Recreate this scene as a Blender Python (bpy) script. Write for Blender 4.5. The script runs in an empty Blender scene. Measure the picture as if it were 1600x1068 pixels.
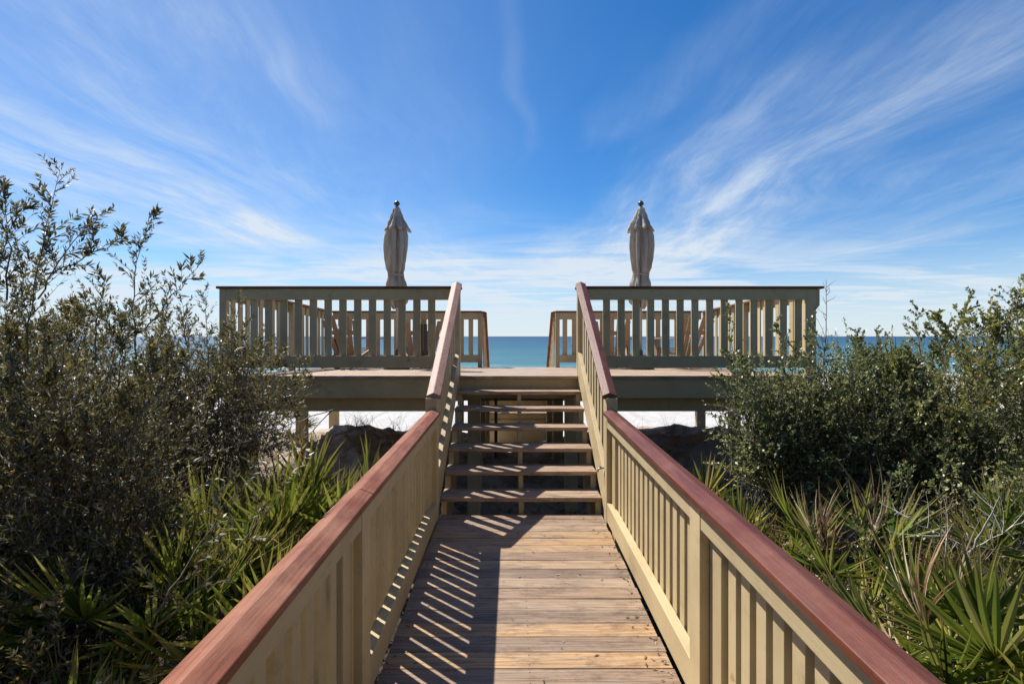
import bpy, math, random
import numpy as np
from mathutils import Vector, Matrix
R = math.radians
random.seed(7); rng = np.random.default_rng(11)
scene = bpy.context.scene
C = scene.collection

# ------------------------------------------------------------------ camera
F = 800.0            # focal length in pixels of a 1600 wide frame
EYE = 1.80
cam_d = bpy.data.cameras.new("camera"); cam = bpy.data.objects.new("camera", cam_d); C.objects.link(cam)
cam.location = (0, 0, EYE); cam.rotation_euler = (R(90), 0, 0)
cam_d.sensor_width = 36; cam_d.lens = 18.0; cam_d.shift_y = -9/1600
cam_d.clip_start = 0.05; cam_d.clip_end = 20000
scene.camera = cam
# ------------------------------------------------------------------ light
EL = R(54); AZ = math.atan2(-.763, .646)
SUN = Vector((math.sin(AZ)*math.cos(EL), math.cos(AZ)*math.cos(EL), math.sin(EL)))
sd = bpy.data.lights.new("sun", 'SUN'); so = bpy.data.objects.new("sun", sd); C.objects.link(so)
sd.energy = 5.0; sd.angle = R(.53); sd.color = (1, .95, .87)
so.rotation_euler = (-SUN).to_track_quat('-Z', 'Y').to_euler(); so.location = SUN*30
scene.view_settings.view_transform = 'Standard'; scene.view_settings.look = 'None'
scene.view_settings.exposure = 0.62; scene.view_settings.gamma = 1
# ------------------------------------------------------------------ sky
w = bpy.data.worlds.new("World"); scene.world = w; w.use_nodes = True
nt = w.node_tree; N = nt.nodes; Lk = nt.links; N.clear()
def nd(t, **k):
    n = N.new(t)
    for a, b in k.items(): setattr(n, a, b)
    return n
def mth(op, a, b=None, c=None, clamp=False):
    n = N.new('ShaderNodeMath'); n.operation = op; n.use_clamp = clamp
    for i, v in enumerate((a, b, c)):
        if v is None: continue
        if isinstance(v, (int, float)): n.inputs[i].default_value = v
        else: Lk.new(v, n.inputs[i])
    return n.outputs[0]
sky = nd('ShaderNodeTexSky', sky_type='NISHITA', sun_disc=False)
sky.sun_elevation = EL; sky.sun_rotation = AZ; sky.air_density = 1.0; sky.dust_density = 0.0; sky.ozone_density = 3.0
hs = nd('ShaderNodeHueSaturation'); hs.inputs['Saturation'].default_value = 1.15; hs.inputs['Value'].default_value = 1.0
tint = nd('ShaderNodeMix', data_type='RGBA', blend_type='MULTIPLY'); tint.inputs[0].default_value = 1; tint.inputs[7].default_value = (.68, .885, 1.10, 1)
Lk.new(sky.outputs[0], tint.inputs[6]); Lk.new(tint.outputs[2], hs.inputs['Color'])
tc = nd('ShaderNodeTexCoord'); sp = nd('ShaderNodeSeparateXYZ'); Lk.new(tc.outputs['Generated'], sp.inputs[0])
zc = mth('MAXIMUM', mth('ADD', sp.outputs[2], 0.03), 0.02)
u = mth('DIVIDE', sp.outputs[0], zc); v = mth('DIVIDE', sp.outputs[1], zc)
def noise(uu, vv, su, sv, det=8, rough=.6, dist=0., off=0.):
    cb = nd('ShaderNodeCombineXYZ'); Lk.new(mth('MULTIPLY', uu, su), cb.inputs[0]); Lk.new(mth('MULTIPLY', vv, sv), cb.inputs[1]); cb.inputs[2].default_value = off
    n = nd('ShaderNodeTexNoise'); n.inputs['Scale'].default_value = 1; n.inputs['Detail'].default_value = det
    n.inputs['Roughness'].default_value = rough; n.inputs['Distortion'].default_value = dist
    Lk.new(cb.outputs[0], n.inputs['Vector']); return n.outputs['Fac']
def sstep(x, a, b):
    n = nd('ShaderNodeMapRange', interpolation_type='SMOOTHSTEP'); Lk.new(x, n.inputs['Value'])
    n.inputs['From Min'].default_value = a; n.inputs['From Max'].default_value = b; return n.outputs[0]
wob = mth('MULTIPLY', mth('SUBTRACT', noise(u, v, .45, .32, 3, .45, 0, 3.1), .5), 1.35)
u2 = mth('ADD', u, wob)
big = sstep(noise(u2, v, .55, .22, 4, .5, .4, 1.7), .40, .68)                # where the cirrus lies
streak = sstep(noise(u2, v, 3.0, .7, 12, .68, .25, 5.2), .34, .78)           # long fibres running out to sea
fine = sstep(noise(u2, v, 1.5, 1.0, 10, .66, .3, 9.4), .36, .80)
cl = mth('MULTIPLY', big, mth('ADD', mth('MULTIPLY', streak, .75), mth('MULTIPLY', fine, .45)))
veil = mth('MULTIPLY', big, .10)
band = mth('MULTIPLY', sstep(v, 3.0, 7.0), mth('ADD', .34, mth('MULTIPLY', sstep(noise(u, v, .5, 1.1, 9, .62, .8, 12.), .36, .62), .85)))
def streamer(u0, wd, v0, v1, amp):
    dd = mth('ABSOLUTE', mth('SUBTRACT', u2, u0))
    m = mth('SUBTRACT', 1.0, sstep(dd, 0, wd))
    m = mth('MULTIPLY', m, mth('MULTIPLY', sstep(v, v0-.4, v0+.3), mth('SUBTRACT', 1.0, sstep(v, v1-.8, v1+1.2))))
    return mth('MULTIPLY', mth('MULTIPLY', m, amp), mth('ADD', .25, streak))
st = streamer(1.62, .55, 1.3, 6.5, .46)
st = mth('ADD', st, streamer(-1.95, .30, 3.9, 4.2, 1.3))
st = mth('ADD', st, streamer(.95, .5, 1.7, 4.0, .22))
st = mth('ADD', st, streamer(2.7, .9, 1.6, 5.0, .22))
st = mth('ADD', st, streamer(.03, .05, .7, 2.2, .10))
st = mth('ADD', st, streamer(-2.4, 1.0, 1.6, 4.8, .62))
st = mth('ADD', st, mth('MULTIPLY', mth('SUBTRACT', 1.0, sstep(u, -.9, .6)), .13))
st = mth('ADD', st, streamer(-1.1, 1.5, .7, 3.2, .15))
allc = mth('ADD', mth('ADD', mth('MULTIPLY', cl, .62), veil), mth('ADD', mth('MULTIPLY', band, .78), st), clamp=True)
allc = mth('MULTIPLY', allc, sstep(v, -.6, .5))
lowh = mth('SUBTRACT', 1.0, sstep(sp.outputs[2], -.02, .20))
allc = mth('MAXIMUM', mth('MULTIPLY', allc, .92, clamp=True), mth('MULTIPLY', lowh, .80))
mix = nd('ShaderNodeMix', data_type='RGBA'); Lk.new(allc, mix.inputs[0]); Lk.new(hs.outputs[0], mix.inputs[6])
mix.inputs[7].default_value = (6.1, 6.8, 7.5, 1)
bg = nd('ShaderNodeBackground'); bg.inputs[1].default_value = 0.079; Lk.new(mix.outputs[2], bg.inputs[0])
wo = nd('ShaderNodeOutputWorld'); Lk.new(bg.outputs[0], wo.inputs[0])

# ------------------------------------------------------------------ materials
def material(name):
    m = bpy.data.materials.new(name); m.use_nodes = True
    t = m.node_tree; b = t.nodes['Principled BSDF']; return m, t, b
def tn(t, typ, ins={}, **k):
    n = t.nodes.new(typ)
    for a, b in k.items(): setattr(n, a, b)
    for a, b in ins.items():
        if hasattr(b, 'is_output'): t.links.new(b, n.inputs[a])
        else: n.inputs[a].default_value = b
    return n
def tnoise(t, scale, detail=6, rough=.6, vec=None, stretch=None, dist=0.):
    if vec is None: vec = tn(t, 'ShaderNodeNewGeometry').outputs['Position']
    if stretch: vec = tn(t, 'ShaderNodeMapping', {'Vector': vec, 'Scale': stretch}).outputs[0]
    return tn(t, 'ShaderNodeTexNoise', {'Vector': vec, 'Scale': scale, 'Detail': detail, 'Roughness': rough, 'Distortion': dist}).outputs['Fac']
def ramp(t, fac, stops):
    n = tn(t, 'ShaderNodeValToRGB', {'Fac': fac}); e = n.color_ramp.elements
    while len(e) < len(stops): e.new(.5)
    for i, (p, c) in enumerate(stops): e[i].position = p; e[i].color = (*c, 1)
    return n.outputs[0]
def tmix(t, fac, a, b, blend='MIX'):
    n = tn(t, 'ShaderNodeMix', data_type='RGBA', blend_type=blend)
    for i, x in ((0, fac), (6, a), (7, b)):
        if hasattr(x, 'is_output'): t.links.new(x, n.inputs[i])
        else: n.inputs[i].default_value = (*x, 1) if isinstance(x, tuple) else x
    return n.outputs[2]
def bump(t, b, h, strength, dist=.01):
    n = tn(t, 'ShaderNodeBump', {'Height': h, 'Strength': strength, 'Distance': dist}); t.links.new(n.outputs[0], b.inputs['Normal'])
def tmath(t, op, a, b=0.):
    n = tn(t, 'ShaderNodeMath', operation=op)
    for i, x in enumerate((a, b)):
        if hasattr(x, 'is_output'): t.links.new(x, n.inputs[i])
        else: n.inputs[i].default_value = x
    return n.outputs[0]
M = {}
def paint_mat(name, col, stretch):
    m, t, b = material(name)
    isl = tn(t, 'ShaderNodeObjectInfo').outputs['Random']
    base = tmix(t, isl, tuple(c*.90 for c in col), tuple(min(1, c*1.08) for c in col))
    pat = ramp(t, tnoise(t, 2.2, 5, .6), [(.28, (.80, .78, .74)), (.5, (.97, .96, .94)), (.7, (1.04, 1.03, 1.01))])
    c = tmix(t, 1.0, base, pat, 'MULTIPLY')
    grain = tnoise(t, 1, 5, .65, stretch=stretch)
    crack = ramp(t, grain, [(.27, (.62, .58, .5)), (.36, (1, 1, 1))])
    c = tmix(t, .8, c, crack, 'MULTIPLY')
    knot = ramp(t, tnoise(t, 9, 2, .5), [(.22, (.62, .52, .4)), (.27, (1, 1, 1))])
    c = tmix(t, .7, c, knot, 'MULTIPLY')
    spk = ramp(t, tnoise(t, 70, 3, .7), [(.26, (.55, .48, .38)), (.31, (1, 1, 1))])
    mil = ramp(t, tnoise(t, 5, 8, .8), [(.33, (.70, .68, .60)), (.45, (1, 1, 1))])
    c = tmix(t, .7, c, spk, 'MULTIPLY'); c = tmix(t, .8, c, mil, 'MULTIPLY')
    t.links.new(c, b.inputs['Base Color']); b.inputs['Roughness'].default_value = .62
    bump(t, b, grain, .35, .004); return m
CREAM = (.468, .370, .210)
M['cream_v'] = paint_mat('cream painted upright wood', CREAM, (60, 60, 3))
M['cream_y'] = paint_mat('cream painted long wood', CREAM, (60, 2.5, 60))
M['cream_x'] = paint_mat('cream painted cross wood', CREAM, (2.5, 60, 60))
def cap_mat(name, stretch, base, faded, mixv=.75, rough=(.50, .70), spec=.3):
    m, t, b = material(name)
    g = tnoise(t, 1, 8, .72, stretch=stretch)
    big_ = tnoise(t, 2.6, 6, .65, stretch=(1, 1, 1))
    sc_ = lambda col, q: tuple(x*q for x in col)
    c = ramp(t, g, [(.28, sc_(base, .42)), (.5, base), (.72, sc_(base, 1.5))])
    c2 = ramp(t, g, [(.3, sc_(faded, .6)), (.7, sc_(faded, 1.2))])
    c = tmix(t, ramp(t, big_, [(.40, (0, 0, 0)), (.66, (mixv, mixv, mixv))]), c, c2)
    dk_ = ramp(t, tnoise(t, 7, 8, .75, stretch=(1, .35, 1)), [(.32, (.50, .46, .45)), (.46, (1, 1, 1))])
    c = tmix(t, .75, c, dk_, 'MULTIPLY')
    sp_ = ramp(t, tnoise(t, 30, 6, .78), [(.66, (0, 0, 0)), (.73, (1, 1, 1))])
    sp2 = ramp(t, tnoise(t, 1.9, 2, .5), [(.52, (0, 0, 0)), (.64, (.7, .7, .7))])
    c = tmix(t, tmath(t, 'MULTIPLY', sp_, sp2), c, (.5, .42, .38))
    t.links.new(c, b.inputs['Base Color'])
    rr = tn(t, 'ShaderNodeMapRange', {'Value': big_, 'To Min': rough[0], 'To Max': rough[1]}).outputs[0]
    t.links.new(rr, b.inputs['Roughness']); b.inputs['Specular IOR Level'].default_value = spec; bump(t, b, g, .45, .003); return m
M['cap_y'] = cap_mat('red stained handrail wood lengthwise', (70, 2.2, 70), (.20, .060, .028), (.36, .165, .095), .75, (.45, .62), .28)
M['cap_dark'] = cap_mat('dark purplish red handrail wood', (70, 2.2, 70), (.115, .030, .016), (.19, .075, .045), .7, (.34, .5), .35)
M['cap_worn_sheen'] = cap_mat('worn handrail wood with painted sun sheen', (70, 2.2, 70), (.30, .17, .13), (.38, .23, .17), .7, (.45, .62), .25)  # worn wood, its colour also paled to stand in for the sun's sheen
M['cap_x'] = cap_mat('red stained handrail wood crosswise', (2.2, 70, 70), (.14, .05, .03), (.22, .11, .08), .5)
def plank_mat(name, stretch, stops, wet=.55):
    m, t, b = material(name)
    isl = tn(t, 'ShaderNodeNewGeometry').outputs['Random Per Island']
    pos = tn(t, 'ShaderNodeNewGeometry').outputs['Position']
    off = tn(t, 'ShaderNodeCombineXYZ', {'X': tmath(t, 'MULTIPLY', isl, 37.)}).outputs[0]
    vec = tn(t, 'ShaderNodeVectorMath', {0: pos, 1: off}, operation='ADD').outputs[0]
    g = tnoise(t, 1, 8, .72, vec=vec, stretch=stretch, dist=.6)
    g2 = tnoise(t, 1, 6, .7, vec=vec, stretch=(1.6, 16, 16))
    tone = ramp(t, isl, stops)
    grain = ramp(t, g, [(.33, (.22, .19, .17)), (.45, (.66, .63, .61)), (.60, (1.10, 1.08, 1.06))])
    c = tmix(t, 1., tone, grain, 'MULTIPLY')
    grey = ramp(t, g2, [(.45, (0, 0, 0)), (.62, (.65, .65, .65))])
    c = tmix(t, grey, c, tmix(t, 1., (.33, .265, .20), grain, 'MULTIPLY'))
    st_ = ramp(t, tnoise(t, 4.5, 8, .78, vec=vec, stretch=(1, 2.2, 1)), [(.34, (.40, .36, .34)), (.50, (1, 1, 1))])
    c = tmix(t, .8, c, st_, 'MULTIPLY')
    wsp = tmath(t, 'MULTIPLY', ramp(t, tnoise(t, 26, 5, .8), [(.62, (0, 0, 0)), (.70, (1, 1, 1))]), ramp(t, tnoise(t, 3.2, 2, .5), [(.56, (0, 0, 0)), (.66, (.8, .8, .8))]))
    c = tmix(t, wsp, c, (.62, .57, .52))
    if name.endswith('deck planks') and 'upper' not in name:      # rusty screw heads over the joists
        sx_ = tn(t, 'ShaderNodeSeparateXYZ', {0: pos}); X_, Y_ = sx_.outputs[0], sx_.outputs[1]
        dxm = None
        for xi in (-.637, .093, .812):
            q_ = tmath(t, 'ABSOLUTE', tmath(t, 'SUBTRACT', X_, xi)); dxm = q_ if dxm is None else tmath(t, 'MINIMUM', dxm, q_)
        fy = tmath(t, 'FRACT', tmath(t, 'DIVIDE', tmath(t, 'ADD', Y_, 20*.137-2.684), .137/1.))
        dy_ = tmath(t, 'MULTIPLY', tmath(t, 'SUBTRACT', tmath(t, 'ABSOLUTE', tmath(t, 'SUBTRACT', fy, .5)), .29), .137)
        rr_ = tmath(t, 'SQRT', tmath(t, 'ADD', tmath(t, 'MULTIPLY', dxm, dxm), tmath(t, 'MULTIPLY', dy_, dy_)))
        c = tmix(t, ramp(t, tmath(t, 'MULTIPLY', rr_, 100.), [(.38, (1, 1, 1)), (.50, (0, 0, 0))]), c, (.05, .035, .03))
    t.links.new(c, b.inputs['Base Color']); b.inputs['Roughness'].default_value = wet
    bump(t, b, g, .6, .004); return m
TONES = [(0, (.37, .245, .155)), (.18, (.21, .145, .10)), (.36, (.47, .31, .18)), (.5, (.25, .185, .14)), (.66, (.52, .31, .135)), (.82, (.33, .25, .19)), (1, (.43, .295, .18))]
M['plank_x'] = plank_mat('weathered deck planks', (2.6, 150, 150), TONES)
M['tread'] = plank_mat('weathered stair tread wood', (3.2, 70, 70), [(0, (.36, .25, .17)), (1, (.48, .34, .23))])
M['deck_top'] = plank_mat('weathered upper deck planks', (3.2, 70, 70), [(0, (.44, .32, .22)), (1, (.56, .42, .29))])
def simple(name, col, rough=.6, nscale=8, var=.25, metal=0, bumpv=.2):
    m, t, b = material(name)
    n = tnoise(t, nscale, 6, .65)
    c = ramp(t, n, [(.3, tuple(x*(1-var) for x in col)), (.7, tuple(min(1, x*(1+var)) for x in col))])
    t.links.new(c, b.inputs['Base Color']); b.inputs['Roughness'].default_value = rough; b.inputs['Metallic'].default_value = metal
    bump(t, b, n, bumpv, .01); return m
M['brown'] = simple('brown stained chair wood', (.33, .225, .14), .5, 30)
M['darkwood'] = simple('dark stained wood', (.05, .035, .028), .5, 30)
M['metal'] = simple('grey metal', (.35, .34, .32), .35, 20, .15, .7)
M['dark'] = simple('dark bronze metal', (.05, .045, .04), .4, 20)
M['white'] = simple('white painted cap', (.8, .79, .76), .5, 20, .05)
M['rope'] = simple('pale rope', (.55, .50, .42), .8, 60)
M['joist'] = simple('rough framing timber', (.26, .20, .13), .8, 14)
def fabric():
    m, t, b = material('grey beige umbrella canvas')
    n = tnoise(t, 12, 6, .7, stretch=(1, 1, .35))
    c = ramp(t, n, [(.3, (.58, .54, .48)), (.7, (.82, .78, .71))])
    t.links.new(c, b.inputs['Base Color']); b.inputs['Roughness'].default_value = .9
    tr = tn(t, 'ShaderNodeBsdfTranslucent', {'Color': c}); mx = tn(t, 'ShaderNodeMixShader', {0: .58})
    t.links.new(b.outputs[0], mx.inputs[1]); t.links.new(tr.outputs[0], mx.inputs[2])
    t.links.new(mx.outputs[0], t.nodes['Material Output'].inputs[0])
    bump(t, b, tnoise(t, 40, 4, .6, stretch=(1, 1, .25)), .5, .01); return m
M['canvas'] = fabric()
def leaf_mat(name, stops, rough=.38, trans=.28, tcol=(.25, .30, .05), spec=.5, tipattr=False, var_obj=False):
    m, t, b = material(name)
    isl = tn(t, 'ShaderNodeNewGeometry').outputs['Random Per Island']
    c = ramp(t, isl, stops)
    if var_obj:
        o = tn(t, 'ShaderNodeObjectInfo').outputs['Random']
        c = tmix(t, 1., c, ramp(t, o, [(0, (.75, .85, .8)), (.5, (1, 1, 1)), (1, (1.3, 1.15, .9))]), 'MULTIPLY')
    if tipattr:
        a = tn(t, 'ShaderNodeAttribute', attribute_name='tip').outputs['Fac']
        nn = tnoise(t, 6, 3, .6)
        tipm = tn(t, 'ShaderNodeMapRange', {'Value': tmath(t, 'ADD', a, tmath(t, 'MULTIPLY', nn, .55)), 'From Min': .88, 'From Max': 1.25}).outputs[0]
        c = tmix(t, tipm, c, (.36, .24, .10))
    big_ = ramp(t, tnoise(t, 1.6, 3, .5), [(.35, (.72, .78, .75)), (.65, (1.25, 1.2, 1.05))])
    c = tmix(t, 1., c, big_, 'MULTIPLY')
    t.links.new(c, b.inputs['Base Color']); b.inputs['Roughness'].default_value = rough
    b.inputs['Specular IOR Level'].default_value = spec
    tcm = tmix(t, .5, c, tcol); tr = tn(t, 'ShaderNodeBsdfTranslucent', {'Color': tcm}); mx = tn(t, 'ShaderNodeMixShader', {0: trans})
    t.links.new(b.outputs[0], mx.inputs[1]); t.links.new(tr.outputs[0], mx.inputs[2])
    t.links.new(mx.outputs[0], t.nodes['Material Output'].inputs[0]); return m
M['leaf_left'] = leaf_mat('narrow olive leaves', [(0, (.022, .024, .012)), (.42, (.055, .054, .024)), (.66, (.14, .125, .06)), (.82, (.32, .28, .15)), (.955, (.50, .44, .29)), (.965, (.48, .22, .05)), (1, (.55, .28, .06))], .45, .24, (.30, .26, .07), .45)
M['leaf_right'] = leaf_mat('small grey green leaves', [(0, (.03, .042, .016)), (.38, (.12, .14, .055)), (.74, (.34, .355, .16)), (.95, (.50, .49, .26)), (1, (.45, .22, .08))], .36, .32, (.30, .33, .10))
M['leaf_mix'] = leaf_mat('yellow green leaves', [(0, (.085, .11, .03)), (.5, (.19, .21, .06)), (.82, (.31, .30, .10)), (.95, (.45, .37, .12)), (1, (.55, .21, .10))], .36, .32, (.35, .34, .08))
M['palm'] = leaf_mat('saw palmetto green', [(0, (.012, .028, .006)), (.4, (.045, .09, .014)), (.72, (.19, .25, .035)), (.87, (.33, .30, .09)), (1, (.45, .36, .18))], .5, .34, (.34, .40, .05), .22, True, True)
M['palm_dead'] = leaf_mat('dry palmetto brown', [(0, (.12, .06, .03)), (.5, (.27, .16, .09)), (1, (.62, .52, .38))], .65, .15, (.35, .2, .08))
def bark(name, a, b_):
    m, t, b = material(name); n = tnoise(t, 30, 6, .7)
    t.links.new(ramp(t, n, [(.3, a), (.7, b_)]), b.inputs['Base Color']); b.inputs['Roughness'].default_value = .85; bump(t, b, n, .5, .005); return m
M['twig'] = bark('grey brown twigs', (.07, .055, .045), (.24, .20, .165))
M['deadtwig'] = bark('bleached dead twigs', (.26, .22, .19), (.50, .45, .40))
M['stem'] = bark('palmetto stalk green', (.06, .09, .025), (.14, .16, .05))
M['litter'] = leaf_mat('dry leaf litter', [(0, (.04, .025, .018)), (.6, (.12, .08, .05)), (1, (.42, .34, .27))], .8, .1, (.3, .2, .1))
M['grass'] = leaf_mat('dry dune grass', [(0, (.13, .11, .06)), (1, (.30, .25, .14))], .6, .2, (.3, .25, .1))
def sand():
    m, t, b = material('white quartz sand')
    pos = tn(t, 'ShaderNodeNewGeometry').outputs['Position']
    n1 = tnoise(t, .9, 8, .65); n2 = tnoise(t, 9, 8, .75); n3 = tnoise(t, 120, 4, .7)
    c = ramp(t, n1, [(.3, (.38, .36, .33)), (.7, (.54, .52, .495))])
    mottle = ramp(t, tnoise(t, 4, 9, .72, dist=1.5), [(.36, (.42, .29, .20)), (.47, (.88, .70, .54)), (.58, (1, .93, .84))])  # mottled browner tone, used landward of the deck's sea edge
    sepy = tn(t, 'ShaderNodeSeparateXYZ', {0: pos}).outputs[1]
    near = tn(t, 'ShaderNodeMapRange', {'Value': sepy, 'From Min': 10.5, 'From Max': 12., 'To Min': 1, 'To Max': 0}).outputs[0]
    c = tmix(t, tmath(t, 'MULTIPLY', near, .95), c, tmix(t, 1., c, mottle, 'MULTIPLY'))
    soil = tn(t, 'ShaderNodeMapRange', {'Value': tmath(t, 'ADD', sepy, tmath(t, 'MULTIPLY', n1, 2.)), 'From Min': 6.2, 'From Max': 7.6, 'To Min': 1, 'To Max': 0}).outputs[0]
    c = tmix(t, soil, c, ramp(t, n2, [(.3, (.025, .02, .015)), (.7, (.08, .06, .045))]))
    wet = tn(t, 'ShaderNodeMapRange', {'Value': sepy, 'From Min': 78, 'From Max': 86}).outputs[0]
    c = tmix(t, wet, c, (.42, .40, .36))
    t.links.new(c, b.inputs['Base Color']); b.inputs['Roughness'].default_value = .95
    bump(t, b, tmath(t, 'ADD', tmath(t, 'MULTIPLY', n2, 1.), tmath(t, 'MULTIPLY', n3, .25)), .7, .05); return m
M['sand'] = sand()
def sea_m():
    m, t, b = material('gulf sea water')
    pos = tn(t, 'ShaderNodeNewGeometry').outputs['Position']
    sy = tn(t, 'ShaderNodeSeparateXYZ', {0: pos}).outputs[1]
    lg = tn(t, 'ShaderNodeMath', {0: sy, 1: 10.}, operation='LOGARITHM').outputs[0]
    n = tnoise(t, .02, 8, .6, stretch=(.35, 1, 1))
    x = tmath(t, 'ADD', lg, tmath(t, 'MULTIPLY', tmath(t, 'SUBTRACT', n, .5), .45))
    c = ramp(t, tn(t, 'ShaderNodeMapRange', {'Value': x, 'From Min': 1.9, 'From Max': 3.4}).outputs[0],
             [(0, (.12, .25, .245)), (.12, (.05, .155, .175)), (.35, (.024, .105, .145)), (.62, (.012, .075, .13)), (1, (.006, .045, .10))])
    fm = tmath(t, 'MULTIPLY', ramp(t, tnoise(t, .25, 6, .7, stretch=(.18, 1, 1)), [(.58, (0, 0, 0)), (.66, (1, 1, 1))]),
               tn(t, 'ShaderNodeMapRange', {'Value': sy, 'From Min': 90, 'From Max': 125, 'To Min': .9, 'To Max': 0.}).outputs[0])
    c = tmix(t, fm, c, (.8, .82, .82))
    wv = ramp(t, tnoise(t, .09, 9, .75, stretch=(.10, 1, 1)), [(.40, (.72, .76, .80)), (.58, (1.12, 1.10, 1.08))])
    c = tmix(t, 1., c, wv, 'MULTIPLY')
    t.links.new(c, b.inputs['Base Color']); b.inputs['Roughness'].default_value = .42; b.inputs['Specular IOR Level'].default_value = .25
    h = tmath(t, 'ADD', tnoise(t, .35, 6, .6, stretch=(.3, 1, 1)), tmath(t, 'MULTIPLY', tnoise(t, 2.5, 4, .6, stretch=(.4, 1, 1)), .3))
    bump(t, b, h, .8, .6); return m
M['sea'] = sea_m()

# ------------------------------------------------------------------ object helpers
def tag(o, label=None, cat=None, group=None, kind=None):
    if label: o['label'] = label
    if cat: o['category'] = cat
    if group: o['group'] = group
    if kind: o['kind'] = kind
    return o
def empty(name, loc, label, cat, group=None):
    o = bpy.data.objects.new(name, None); C.objects.link(o); o.location = loc; o.empty_display_size = .2
    return tag(o, label, cat, group)
def wloc(o):
    p = Vector((0, 0, 0))
    while o: p += o.location; o = o.parent
    return p
class MB:
    def __init__(s): s.v = []; s.f = []
    def hexa(s, p):      # p: 4 bottom then 4 top, counter clockwise
        n = len(s.v); s.v += [tuple(q) for q in p]
        s.f += [(n+3, n+2, n+1, n), (n+4, n+5, n+6, n+7), (n, n+1, n+5, n+4), (n+1, n+2, n+6, n+5), (n+2, n+3, n+7, n+6), (n+3, n, n+4, n+7)]
        return s
    def box(s, x0, x1, y0, y1, z0, z1, fn=None):
        g = fn or (lambda y: 0)
        a, b = g(y0), g(y1)
        return s.hexa([(x0, y0, z0+a), (x1, y0, z0+a), (x1, y1, z0+b), (x0, y1, z0+b), (x0, y0, z1+a), (x1, y0, z1+a), (x1, y1, z1+b), (x0, y1, z1+b)])
    def prism(s, prof, p0, p1, close=True):      # prof: list of 3D offsets; swept between p0 and p1
        n = len(s.v); k = len(prof)
        for p in (p0, p1): s.v += [tuple(Vector(p)+Vector(q)) for q in prof]
        for i in range(k): j = (i+1) % k; s.f.append((n+i, n+j, n+k+j, n+k+i))
        s.f.append(tuple(range(n+k-1, n-1, -1))); s.f.append(tuple(range(n+k, n+2*k))); return s
    def tube(s, pts, rad, k=8):
        pts = [Vector(p) for p in pts]; n = len(s.v); m = len(pts)
        if not hasattr(rad, '__len__'): rad = [rad]*m
        for i, p in enumerate(pts):
            d = (pts[min(i+1, m-1)]-pts[max(i-1, 0)]).normalized()
            a = d.cross(Vector((0, 0, 1)) if abs(d.z) < .95 else Vector((1, 0, 0))).normalized(); b = d.cross(a)
            for j in range(k):
                t = 2*math.pi*j/k; s.v.append(tuple(p+(a*math.cos(t)+b*math.sin(t))*rad[i]))
        for i in range(m-1):
            for j in range(k):
                q = (j+1) % k; s.f.append((n+i*k+j, n+i*k+q, n+(i+1)*k+q, n+(i+1)*k+j))
        s.f.append(tuple(range(n+k-1, n-1, -1))); s.f.append(tuple(range(n+(m-1)*k, n+m*k))); return s
    def build(s, name, mat, parent=None, bev=0., smooth=False):
        me = bpy.data.meshes.new(name); off = wloc(parent) if parent else Vector((0, 0, 0))
        me.from_pydata([(a-off.x, b-off.y, c-off.z) for a, b, c in s.v], [], s.f); me.update()
        me.materials.append(mat); o = bpy.data.objects.new(name, me); C.objects.link(o)
        if parent: o.parent = parent
        import bmesh
        bm = bmesh.new(); bm.from_mesh(me); bmesh.ops.recalc_face_normals(bm, faces=bm.faces); bm.to_mesh(me); bm.free()
        if smooth: me.polygons.foreach_set('use_smooth', [True]*len(me.polygons))
        if bev:
            md = o.modifiers.new('bevel', 'BEVEL'); md.width = bev; md.segments = 2; md.limit_method = 'ANGLE'; md.harden_normals = False
        return o

# ------------------------------------------------------------------ ground and sea
def gz(x, y):
    ys = [-8, 3, 5.5, 6.5, 7.3, 8.3, 9.3, 10.3, 11.5, 14, 20, 30, 84, 100, 140]
    zs = [-1.15, -1.1, -.95, -.74, -.46, -.12, -.04, -.10, -.45, -1.9, -3.7, -4.15, -4.45, -5.3, -8]
    z = np.interp(y, ys, zs)
    bumps = .10*np.sin(x*1.3+1.0)*np.sin(y*.9+.5)+.06*np.sin(x*2.9+y*1.7)+.03*np.sin(x*6.1-y*4.3)
    near = np.clip((60-y)/50, 0, 1)
    mid = np.exp(-((x+2.3)/1.5)**2)*np.exp(-((y-8.8)/1.2)**2)*.12 + np.exp(-((x-3.0)/1.5)**2)*np.exp(-((y-8.8)/1.2)**2)*.08
    dip = -np.exp(-((x-.1)/1.1)**2)*np.exp(-((y-9.2)/2.2)**2)*.42
    ex = np.exp(-((y-8.6)/1.6)**4)
    wx = x+.25*np.sin(y*2.3+x*1.1); wy = y+.22*np.sin(x*2.7+.6)
    r1 = 1-np.abs(np.sin(wx*2.1+wy*3.7)); r2 = 1-np.abs(np.sin(wx*5.3-wy*4.1+1.)); r3 = np.sin(wx*13.+wy*9.)*np.sin(wy*17.-wx*7.)
    rough = (r1*r1*.09+r2*r2*.05+r3*.015)*ex
    return z+bumps*near+mid+dip+rough
def grid(name, xs, ys, zf, mat):
    X, Y = np.meshgrid(xs, ys); Z = zf(X, Y)
    v = np.stack([X.ravel(), Y.ravel(), Z.ravel()], 1); nx = len(xs); ny = len(ys)
    i = np.arange(nx*ny).reshape(ny, nx)
    f = np.stack([i[:-1, :-1].ravel(), i[:-1, 1:].ravel(), i[1:, 1:].ravel(), i[1:, :-1].ravel()], 1)
    me = bpy.data.meshes.new(name); me.from_pydata(v.tolist(), [], f.tolist()); me.materials.append(mat)
    me.polygons.foreach_set('use_smooth', [True]*len(me.polygons)); o = bpy.data.objects.new(name, me); C.objects.link(o); return o
xs = np.concatenate([-np.geomspace(4000, 12, 30), np.linspace(-11.5, 11.5, 400), np.geomspace(12, 4000, 30)])
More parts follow.
